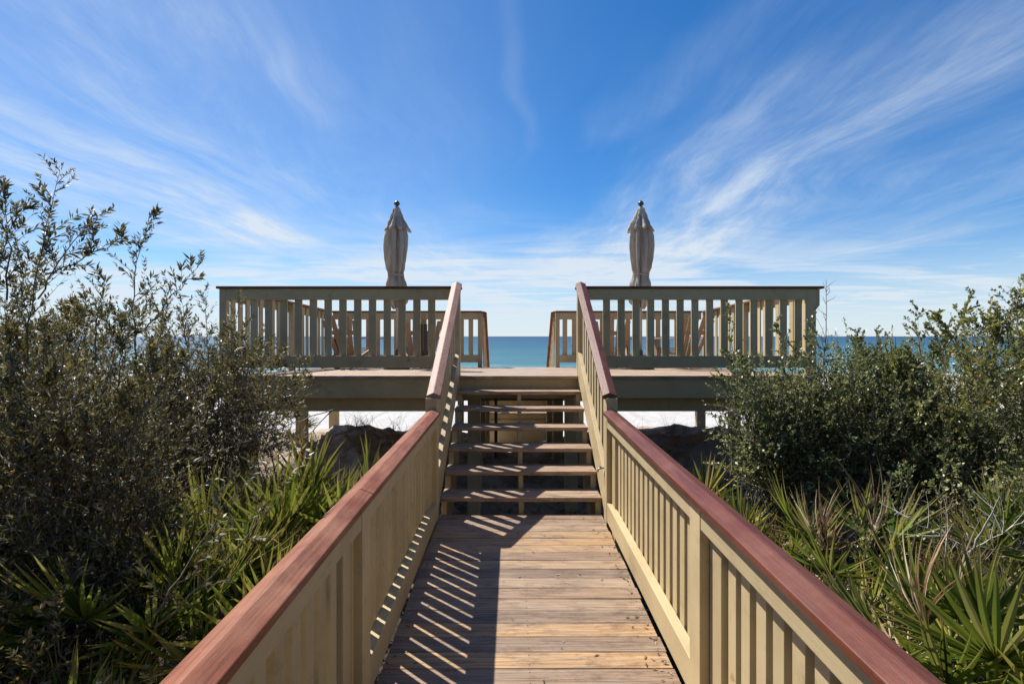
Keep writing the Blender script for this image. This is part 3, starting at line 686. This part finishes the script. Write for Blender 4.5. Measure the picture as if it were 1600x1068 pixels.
    for (p0, p1, ns, sl) in shoots:
        p0 = np.array(p0); p1 = np.array(p1); Ls = np.linalg.norm(p1-p0); d = (p1-p0)/Ls
        tt = np.linspace(0, 1, 10); bow = nrm(np.cross(d, rng.normal(size=3)))*Ls*.05
        line = p0+(p1-p0)*tt[:, None]+bow*np.sin(tt*math.pi)[:, None]+rng.normal(size=(10, 3))*.006
        st.append(tubes(line[None], (.0062*(1-.8*tt))[None]))
        ts = np.linspace(.12, 1, ns); q0 = np.stack([np.interp(ts, tt, line[:, i]) for i in range(3)], 1)
        per = nrm(np.cross(d, rng.normal(size=(ns, 3)))); per[:, 1] *= .6; Dq = nrm(per*.85+d*.55+np.array([0, 0, .2])); Lq = sl*(1.15-ts)*rng.uniform(.6, 1.2, ns)+.05
        Bq = rng.normal(size=(ns, 3))*.12+np.array([0, 0, .12])
        parts_l.append(leaves_on(q0, Dq, Lq, Bq, max(6, int(K*.8)), ll*1.0, lw, .1))
        parts_l.append(leaves_on(p0[None]+(p1-p0)[None]*.45, d[None], np.array([Ls*.58]), np.zeros((1, 3)), 34, ll, lw, .1))
        t4 = np.linspace(0, 1, 4)[None].repeat(ns, 0)
        Tq = q0[:, None]+Dq[:, None]*(Lq[:, None]*t4)[..., None]+Bq[:, None]*(Lq[:, None]*t4*t4)[..., None]
        st.append(tubes(Tq, .0024*(1.2-t4)))
    lv = np.concatenate(parts_l); keep = np.ones(len(lv)//4, bool)
    q = lv.reshape(-1, 4, 3); cx_ = q.mean(1)
    keep &= ~((cx_[:, 0] > -.86) & (cx_[:, 0] < 1.02) & (cx_[:, 1] < 7))            # nothing grows through the walkway
    keep &= ~((cx_[:, 0] > DX0-.05) & (cx_[:, 0] < DX1+.05) & (cx_[:, 1] > DY0-.03) & (cx_[:, 1] < DYB) )
    lv = q[keep].reshape(-1, 3); lf = np.arange(len(lv)).reshape(-1, 4)
    mesh_np('foliage', lv, lf, mat, th)
    sv, sf = join(st); mesh_np('branches', sv, sf, M['twig'], th)
    return th
W_ = lambda px, py, Y: ((px-800)/F*Y, Y, EYE-(py-525)/F*Y)
GL = 'narrow leaved bushes left of the walkway'
shrub('bush', 'tall narrow leaved bush at the left edge with two long leafy shoots against the sky', 'bush', GL,
      [(-3.1, 3.3, .65, .95, .8, 1.15), (-2.45, 3.1, .75, .50, .55, .85)], 3000, 30, .042, .0110, M['leaf_left'],
      shoots=[(W_(40, 540, 3.1), W_(95, 268, 3.1), 22, .30), (W_(70, 430, 3.15), W_(190, 372, 3.1), 9, .14), (W_(60, 470, 3.1), W_(155, 338, 3.1), 10, .16),
              (W_(215, 560, 3.3), W_(232, 340, 3.3), 18, .22), (W_(225, 520, 3.3), W_(316, 408, 3.3), 12, .14), (W_(10, 470, 3.0), W_(5, 285, 3.0), 14, .22),
              (W_(150, 560, 3.1), W_(165, 440, 3.1), 10, .16), (W_(-30, 480, 3.0), W_(30, 330, 3.0), 12, .2)], nbr=70)
shrub('bush', 'large narrow leaved bush behind the leafy shoots, running out of the left edge', 'bush', GL,
      [(-4.9, 4.4, .9, 1.4, 1.0, 1.45), (-4.0, 4.8, .8, 1.1, .9, 1.2)], 3200, 27, .044, .012, M['leaf_left'], nbr=50,
      shoots=[(W_(20, 480, 4.2), W_(45, 400, 4.2), 10, .25)])
shrub('bush', 'twiggy narrow leaved bush with yellowed leaves overlapping the left corner of the deck', 'bush', GL,
      [(-3.05, 5.1, .95, .75, .7, .80), (-2.4, 4.8, 1.05, .42, .45, .38)], 1500, 24, .044, .0110, M['leaf_left'],
      shoots=[(W_(330, 600, 4.4), W_(322, 455, 4.4), 12, .22), (W_(350, 600, 4.4), W_(375, 470, 4.4), 10, .2), (W_(370, 640, 4.4), W_(430, 540, 4.4), 9, .18),
              (W_(380, 640, 4.2), W_(476, 590, 4.2), 9, .16), (W_(380, 680, 4.2), W_(465, 640, 4.2), 9, .16), (W_(290, 580, 4.4), W_(283, 470, 4.4), 9, .2)], nbr=60)
shrub('bush', 'low dark bush at the lower left beneath the tall one', 'bush', GL,
      [(-2.2, 2.3, -.35, .75, .7, .62), (-2.9, 2.6, -.2, .8, .7, .75)], 1500, 26, .040, .012, M['leaf_left'], nbr=30,
      shoots=[((-1.6, 2.3, .55), (-.98, 1.98, 1.30), 7, .12), ((-1.6, 2.3, .5), (-.93, 2.25, 1.24), 7, .12)])
shrub('bush', 'distant narrow leaved bush left of the deck posts, behind the others', 'bush', GL,
      [(-5.6, 7.2, .35, 1.5, 1.1, 1.15), (-5.2, 6.2, .1, 1.1, .9, .95)], 1900, 22, .05, .014, M['leaf_left'], nbr=30)
GR = 'small leaved shrubs right of the walkway'
shrub('shrub', 'grey green small leaved shrub in front of the right corner of the deck', 'shrub', GR,
      [(2.95, 5.3, .70, .85, .75, .78), (2.45, 5.1, .82, .46, .5, .52), (3.35, 5.2, .95, .7, .6, .60)], 2900, 28, .032, .020, M['leaf_right'], (.16, .36), nbr=90, auto=12,
      shoots=[(W_(1150, 640, 5.1), W_(1140, 485, 5.1), 9, .16), (W_(1230, 620, 5.1), W_(1215, 500, 5.1), 10, .16), (W_(1290, 600, 5.1), W_(1270, 500, 5.1), 8, .16)])
shrub('shrub', 'grey green small leaved shrub with tips just reaching the sea horizon', 'shrub', GR,
      [(4.25, 5.6, .72, 1.0, .8, .90), (3.9, 5.0, .62, .8, .6, .80)], 2900, 28, .032, .020, M['leaf_right'], (.16, .36), nbr=80, auto=12,
      shoots=[(W_(1360, 600, 5.3), W_(1385, 530, 5.3), 6, .14)])
shrub('shrub', 'tall yellow green shrub with reddish leaves at the right edge, sprigs above the horizon', 'shrub', GR,
      [(4.75, 4.9, .90, .9, .8, .90), (5.6, 5.2, .98, 1.1, .8, .95)], 2500, 28, .034, .020, M['leaf_mix'], (.16, .36), nbr=90,
      shoots=[(W_(1440, 560, 4.8), W_(1432, 485, 4.8), 9, .16), (W_(1480, 540, 4.8), W_(1518, 462, 4.8), 10, .16), (W_(1500, 540, 4.8), W_(1462, 490, 4.8), 8, .14),
              (W_(1590, 520, 4.7), W_(1600, 440, 4.7), 10, .2), (W_(1560, 520, 4.7), W_(1590, 455, 4.7), 9, .16), (W_(1530, 520, 4.7), W_(1560, 490, 4.7), 8, .14)])
shrub('shrub', 'far green shrub filling the gap behind the others below the sea horizon', 'shrub', GR,
      [(5.6, 7.6, .55, 1.6, 1.0, 1.15), (7.6, 7.4, .8, 1.6, 1.0, 1.4)], 3000, 26, .036, .023, M['leaf_right'], (.2, .42), nbr=40, auto=10)
shrub('shrub', 'low dark shrub under the others on the right, behind the palmetto fans', 'shrub', GR,
      [(3.3, 4.0, -.25, 1.0, .8, .75), (4.2, 3.7, -.2, 1.0, .8, .85), (4.7, 4.2, .25, .9, .6, .7)], 2400, 28, .029, .0175, M['leaf_right'], (.14, .34), nbr=60)
# bare dead saplings
def dead(name, label, segs, mat, rad, cat='dead bush'):
    base = segs[0][0]; th = empty(name, base, label, cat)
    st = []
    for p0, p1, n, sl, r0 in segs:
        p0 = np.array(p0); p1 = np.array(p1); tt = np.linspace(0, 1, 14)
        d = nrm(p1-p0); line = p0+(p1-p0)*tt[:, None]+rng.normal(size=(14, 3))*.009*np.linalg.norm(p1-p0)*np.sin(tt*3.1)[:, None]
        st.append(tubes(line[None], (r0*(1-.75*tt))[None]))
        ts = rng.uniform(.15, 1, n); q0 = np.stack([np.interp(ts, tt, line[:, i]) for i in range(3)], 1)
        per = nrm(np.cross(d, rng.normal(size=(n, 3)))); per[:, 1] *= .5
        for gen in range(2):
            Dq = nrm(per+d*.5+rng.normal(size=per.shape)*.25); Lq = sl*(1.2-ts)*rng.uniform(.5, 1.2, len(ts)); Bq = rng.normal(size=per.shape)*.2
            t4 = np.linspace(0, 1, 5)[None].repeat(len(ts), 0)
            Tq = q0[:, None]+Dq[:, None]*(Lq[:, None]*t4)[..., None]+Bq[:, None]*(Lq[:, None]*t4*t4)[..., None]
            st.append(tubes(Tq, rad*(1.2-t4)/(1+gen)))
            k = 4; q0 = Tq[:, 1:].reshape(-1, 3); per = nrm(np.repeat(Dq, 4, 0)+rng.normal(size=(len(q0), 3))*.9); d = per*.3; ts = np.repeat(ts, 4)*.5+.65; sl = sl*.42
    v_, f_ = join(st); mesh_np('branches', v_, f_, mat, th); return th
dead('dead_sapling', 'bare twiggy sapling standing above the shrub right of the deck corner', [(W_(1288, 640, 5.0), W_(1291, 437, 5.0), 22, .38, .010)], M['twig'], .0032)
dead('dead_branch', 'bleached bare branches lying over the palmettos at the lower right', [(W_(1488, 920, 3.0), W_(1562, 775, 3.0), 9, .4, .012), (W_(1519, 858, 3.0), W_(1640, 790, 3.1), 14, .35, .005), (W_(1519, 858, 3.0), W_(1400, 800, 3.0), 12, .3, .005)], M['deadtwig'], .0026, 'dead branch')
dead('dead_branch', 'long bare twigs tangled in the left bush above the palmettos', [(W_(520, 640, 4.3), W_(300, 720, 4.0), 14, .3, .006), (W_(520, 640, 4.3), W_(400, 760, 4.0), 8, .25, .006)], M['twig'], .0028, 'dead branch')

# saw palmettos
def frond_mesh(seed, nb, bl, pl, spread, wide, droop=.12, dead=False):
    r_ = random.Random(seed); v = []; f = []; tip = []
    # stalk
    k = 5; pts = [Vector((0, pl*.10*math.sin(t*1.2), pl*t)) for t in [i/5 for i in range(6)]]
    for i, p in enumerate(pts):
        for j in range(k):
            a = 2*math.pi*j/k; v.append((p.x+.007*math.cos(a), p.y+.005*math.sin(a), p.z)); tip.append(.1)
    for i in range(5):
        for j in range(k): q = (j+1) % k; f.append((i*k+j, i*k+q, (i+1)*k+q, (i+1)*k+j))
    hub = pts[-1]
    for b in range(nb):
        s = (b/(nb-1)-.5)*2; a = s*spread/2+r_.uniform(-.04, .04); L = bl*(1-.25*abs(s)**2)*r_.uniform(.85, 1.08)
        d = Vector((math.sin(a), .22*abs(s)+r_.uniform(-.07, .07), math.cos(a))).normalized()
        side = Vector((math.cos(a), 0, -math.sin(a))); nrm_ = d.cross(side).normalized()
        roll = r_.uniform(-.5, .5)+(.7 if b % 2 else -.7)*.35
        side = (side*math.cos(roll)+nrm_*math.sin(roll)); nrm_ = d.cross(side)
        if dead: side *= .6; droop_b = r_.uniform(.1, .9)
        else: droop_b = droop*r_.uniform(.2, 2.2)
        n0 = len(v); S = 6; twist = r_.uniform(-.4, .4)
        for i in range(S+1):
            t = i/S; wv = wide*(.35+1.6*t*(1-t)*1.6 if t < .5 else (1-t)**.8*1.75*.98+.0)*.62
            c = hub+d*L*t+Vector((0, 0, -1))*0 + nrm_*(-droop_b*L*t*t)
            sd_ = side*math.cos(twist*t)+nrm_*math.sin(twist*t)
            fold = wv*.45
            for q in (-1, 0, 1):
                P_ = c+sd_*wv*q+nrm_*(fold if q else 0); v.append(tuple(P_)); tip.append(t*r_.uniform(.92, 1.0)+(.25 if dead else 0))
        for i in range(S):
            for q in range(2): a0 = n0+i*3+q; f.append((a0, a0+1, a0+4, a0+3))
    me = bpy.data.meshes.new('frond'); me.from_pydata(v, [], f); me.materials.append(M['palm_dead' if dead else 'palm'])
    at = me.attributes.new('tip', 'FLOAT', 'POINT'); at.data.foreach_set('value', tip); me.update(); return me
FR = [frond_mesh(s, 20+s % 5, .50, .55, R(140+14*(s % 4)), .0205+.002*(s % 2), .10+.03*(s % 3)) for s in range(6)]
FD = [frond_mesh(50+s, 15, .48, .46, R(60+25*s), .018, .3, True) for s in range(3)]
def palmetto(x, y, z, n, sc, lean, label, group, nd_=2, seed=0, tilt=(10, 62), az=(0, 360)):
    r_ = random.Random(seed+100); zb = z if z is not None else float(gz(x, y))
    th = empty('saw_palmetto', (x, y, zb), label, 'palmetto', group)
    m_ = MB(); g0 = float(gz(x, y)); m_.tube([(x, y, g0-.1), (x+.02, y, (g0+zb)/2), (x, y, zb+.06)], [.06, .05, .04], 8); m_.build('trunk', M['palm_dead'], th, smooth=True)
    for i in range(n+nd_):
        dead_ = i >= n; me = r_.choice(FD if dead_ else FR)
        o = bpy.data.objects.new('dead_frond' if dead_ else 'frond', me); C.objects.link(o); o.parent = th
        a = R(r_.uniform(*az)) if az != (0, 360) else R(360*i/max(1, n)+r_.uniform(-25, 25)); tl = R(r_.uniform(*tilt)) if not dead_ else R(r_.uniform(20, 100))
        s_ = sc*r_.uniform(.8, 1.15)
        av = (-.95-x) if x < 0 else (x-1.12); dirx = -math.sin(a) if x < 0 else math.sin(a)
        if dirx > 0 and z is not None and y < 6: tl = min(tl, math.asin(min(1, max(.12, (av/(1.02*s_*dirx)))*.9)))
        o.rotation_euler = (Matrix.Rotation(a, 3, 'Z') @ Matrix.Rotation(-tl, 3, 'X') @ Matrix.Rotation(R(r_.uniform(-35, 35)), 3, 'Z')).to_euler()
        o.location = (r_.uniform(-.04, .04), r_.uniform(-.04, .04), r_.uniform(0, .05)); o.scale = (s_, s_, s_)
    return th
GP = 'saw palmettos left of the walkway'; GQ = 'saw palmettos right of the walkway'
LP = [(-1.55, 4.45, -.28, 13, 1.12, 'upright green palmetto fans rising against the shaded sand beside the left railing'),
      (-2.0, 3.9, -.30, 14, 1.15, 'green palmetto with rusty brown folded fans beneath the twiggy bush'),
      (-1.62, 3.1, -.32, 14, 1.0, 'palmetto with sunlit fans spreading close to the left railing cap'),
      (-2.15, 3.0, -.15, 13, .95, 'yellow green palmetto spreading low under the tall left bush'),
      (-1.55, 2.3, -.60, 9, .9, 'dark palmetto with long thin fans at the bottom, nearest the left railing'),
      (-2.05, 2.0, -.45, 9, .85, 'dark palmetto in the lower left corner of the view'),
      (-2.9, 6.3, -.6, 7, .7, 'small palmetto on the sand below the left deck fascia')]
for i, (x, y, z, n, s_, lb) in enumerate(LP): palmetto(x, y, z, n, s_, 0, lb, GP, 3 if i < 5 else 1, i, (6, 48) if i in (0, 1, 4, 5) else (15, 65))
palmetto(-3.9, 8.9, .12, 7, .55, 0, 'small palmetto growing by the back post under the left of the deck', GP, 1, 31)
RP = [(1.78, 4.9, -.35, 8, .85, 'palmetto with upright yellow tipped fans at the foot of the right shrub'),
      (2.1, 4.35, -.35, 8, .90, 'palmetto with brown and cream dry fans beside the right cap'),
      (2.6, 3.9, -.22, 6, .95, 'dark green palmetto with a dead folded frond standing up'),
      (1.95, 3.2, -.42, 8, .90, 'palmetto leaning over the middle of the right railing cap, reddish tips'),
      (2.75, 3.15, -.45, 5, .90, 'palmetto with crossing green and straw coloured fans mid right'),
      (2.14, 2.32, -.02, 14, .92, 'large bright green palmetto fanning out at the lower right corner'),
      (3.5, 3.45, .0, 9, .85, 'palmetto at the right edge above the bleached branches'),
      (2.95, 2.5, -.35, 7, .9, 'palmetto behind the large bright one at the right edge')]
for i, (x, y, z, n, s_, lb) in enumerate(RP): palmetto(x, y, z, n, s_, 0, lb, GQ, 8 if i in (1, 2, 3, 4) else 3, i+10, (12, 62))
# two palmetto blades poking over the right shrubs
palmetto(3.95, 5.3, .9, 4, .75, 0, 'palmetto blades poking out of the shrubs at the horizon', GQ, 0, 44, (2, 18))

# dune grass
def tuft(x, y, n, h, label):
    zb = float(gz(x, y)); th = empty('grass_tuft', (x, y, zb), label, 'grass', 'grass tufts on the dune')
    P0 = np.stack([x+rng.normal(size=n)*.10, y+rng.normal(size=n)*.10, np.full(n, zb-.02)], 1)
    D = nrm(rng.normal(size=(n, 3))*.35+np.array([0, 0, 1])); L = h*rng.uniform(.5, 1.2, n); B = rng.normal(size=(n, 3))*.35; B[:, 2] = -.15
    t = np.linspace(0, 1, 6)[None].repeat(n, 0)
    T = P0[:, None]+D[:, None]*(L[:, None]*t)[..., None]+B[:, None]*(L[:, None]*t*t)[..., None]
    v, f = tubes(T, .0035*(1.1-t)); mesh_np('blades', v, f, M['grass'], th)
tuft(-2.75, 9.3, 60, .45, 'dry grass tuft on top of the shaded sand mound on the left'); tuft(-2.2, 9.6, 22, .5, 'sparse dry grass on the right flank of the left sand mound')
tuft(2.25, 9.5, 16, .6, 'sparse tall grass on the sand seen over the right railing cap, nearest the stairs'); tuft(2.95, 9.4, 14, .5, 'sparse grass on the sand beside the right back deck post')
# litter
nL = 26000
lx = np.concatenate([rng.uniform(-6, -.6, nL//2), rng.uniform(.6, 6, nL//2)]); ly = rng.uniform(1.0, 7.6, nL); lz = gz(lx, ly)+rng.uniform(0, .05, nL)
c_ = np.stack([lx, ly, lz], 1); d1 = nrm(rng.normal(size=(nL, 3))*np.array([1, 1, .35])); d2 = nrm(np.cross(d1, rng.normal(size=(nL, 3))))
l1 = rng.uniform(.02, .09, (nL, 1)); l2 = rng.uniform(.005, .012, (nL, 1))
q = np.stack([c_-d1*l1, c_-d2*l2, c_+d1*l1, c_+d2*l2], 1).reshape(-1, 3)
me = bpy.data.meshes.new('leaf_litter'); me.from_pydata(q.tolist(), [], np.arange(len(q)).reshape(-1, 4).tolist()); me.materials.append(M['litter'])
o = bpy.data.objects.new('leaf_litter', me); C.objects.link(o); tag(o, 'dry leaf litter covering the ground under the bushes', 'leaf litter', None, 'stuff')

# unseen scrub added behind the camera to shade the deck front from northern sky
n = 42000
bx = rng.uniform(-15, 15, n); by = -6.5+rng.normal(size=n)*1.2; bzz = rng.uniform(-1.2, 8.5, n)*(1+.12*np.sin(bx*1.7))
m = 14000; sgn = np.where(rng.uniform(size=m) < .5, -1., 1.); ny = rng.uniform(-5, .5, m)      # continues on both sides of the walkway
bx = np.concatenate([bx, .09+sgn*(1.35+rng.uniform(0, 1, m)**1.5*3)]); by = np.concatenate([by, ny]); bzz = np.concatenate([bzz, rng.uniform(-1.1, 2.3, m)]); n = n+m
c_ = np.stack([bx, by, bzz], 1); d1 = nrm(rng.normal(size=(n, 3))); d2 = nrm(np.cross(d1, rng.normal(size=(n, 3)))); l1 = rng.uniform(.06, .14, (n, 1)); l2 = l1*.45
q = np.stack([c_-d1*l1, c_-d2*l2, c_+d1*l1, c_+d2*l2], 1).reshape(-1, 3)
me = bpy.data.meshes.new('added_scrub_screen'); me.from_pydata(q.tolist(), [], np.arange(len(q)).reshape(-1, 4).tolist()); me.materials.append(M['leaf_left'])
o = bpy.data.objects.new('added_scrub_screen', me); C.objects.link(o); tag(o, 'unseen scrub added on the landward side to block sky light', 'scrub', None, 'stuff')

nS = 170
lx = rng.uniform(XL+.03, XR-.05, nS); ly = rng.uniform(1.8, 4.75, nS); lx = np.where(rng.uniform(size=nS) < .6, np.where(rng.uniform(size=nS) < .5, XL+.02+abs(rng.normal(size=nS))*.05, XR-.03-abs(rng.normal(size=nS))*.05), lx)
c_ = np.stack([lx, ly, SW*ly+.006], 1); an = rng.uniform(0, 6.28, nS); d1 = np.stack([np.cos(an), np.sin(an), rng.normal(size=nS)*.12], 1); d2 = np.stack([-np.sin(an), np.cos(an), rng.normal(size=nS)*.2], 1)
l1 = rng.uniform(.008, .022, (nS, 1)); l2 = l1*.28
q = np.stack([c_-d1*l1, c_-d2*l2, c_+d1*l1, c_+d2*l2], 1).reshape(-1, 3)
me = bpy.data.meshes.new('leaf_debris'); me.from_pydata(q.tolist(), [], np.arange(len(q)).reshape(-1, 4).tolist()); me.materials.append(M['litter'])
o = bpy.data.objects.new('leaf_debris', me); C.objects.link(o); tag(o, 'tiny dry leaf bits scattered on the walkway boards', 'leaf litter', None, 'stuff')
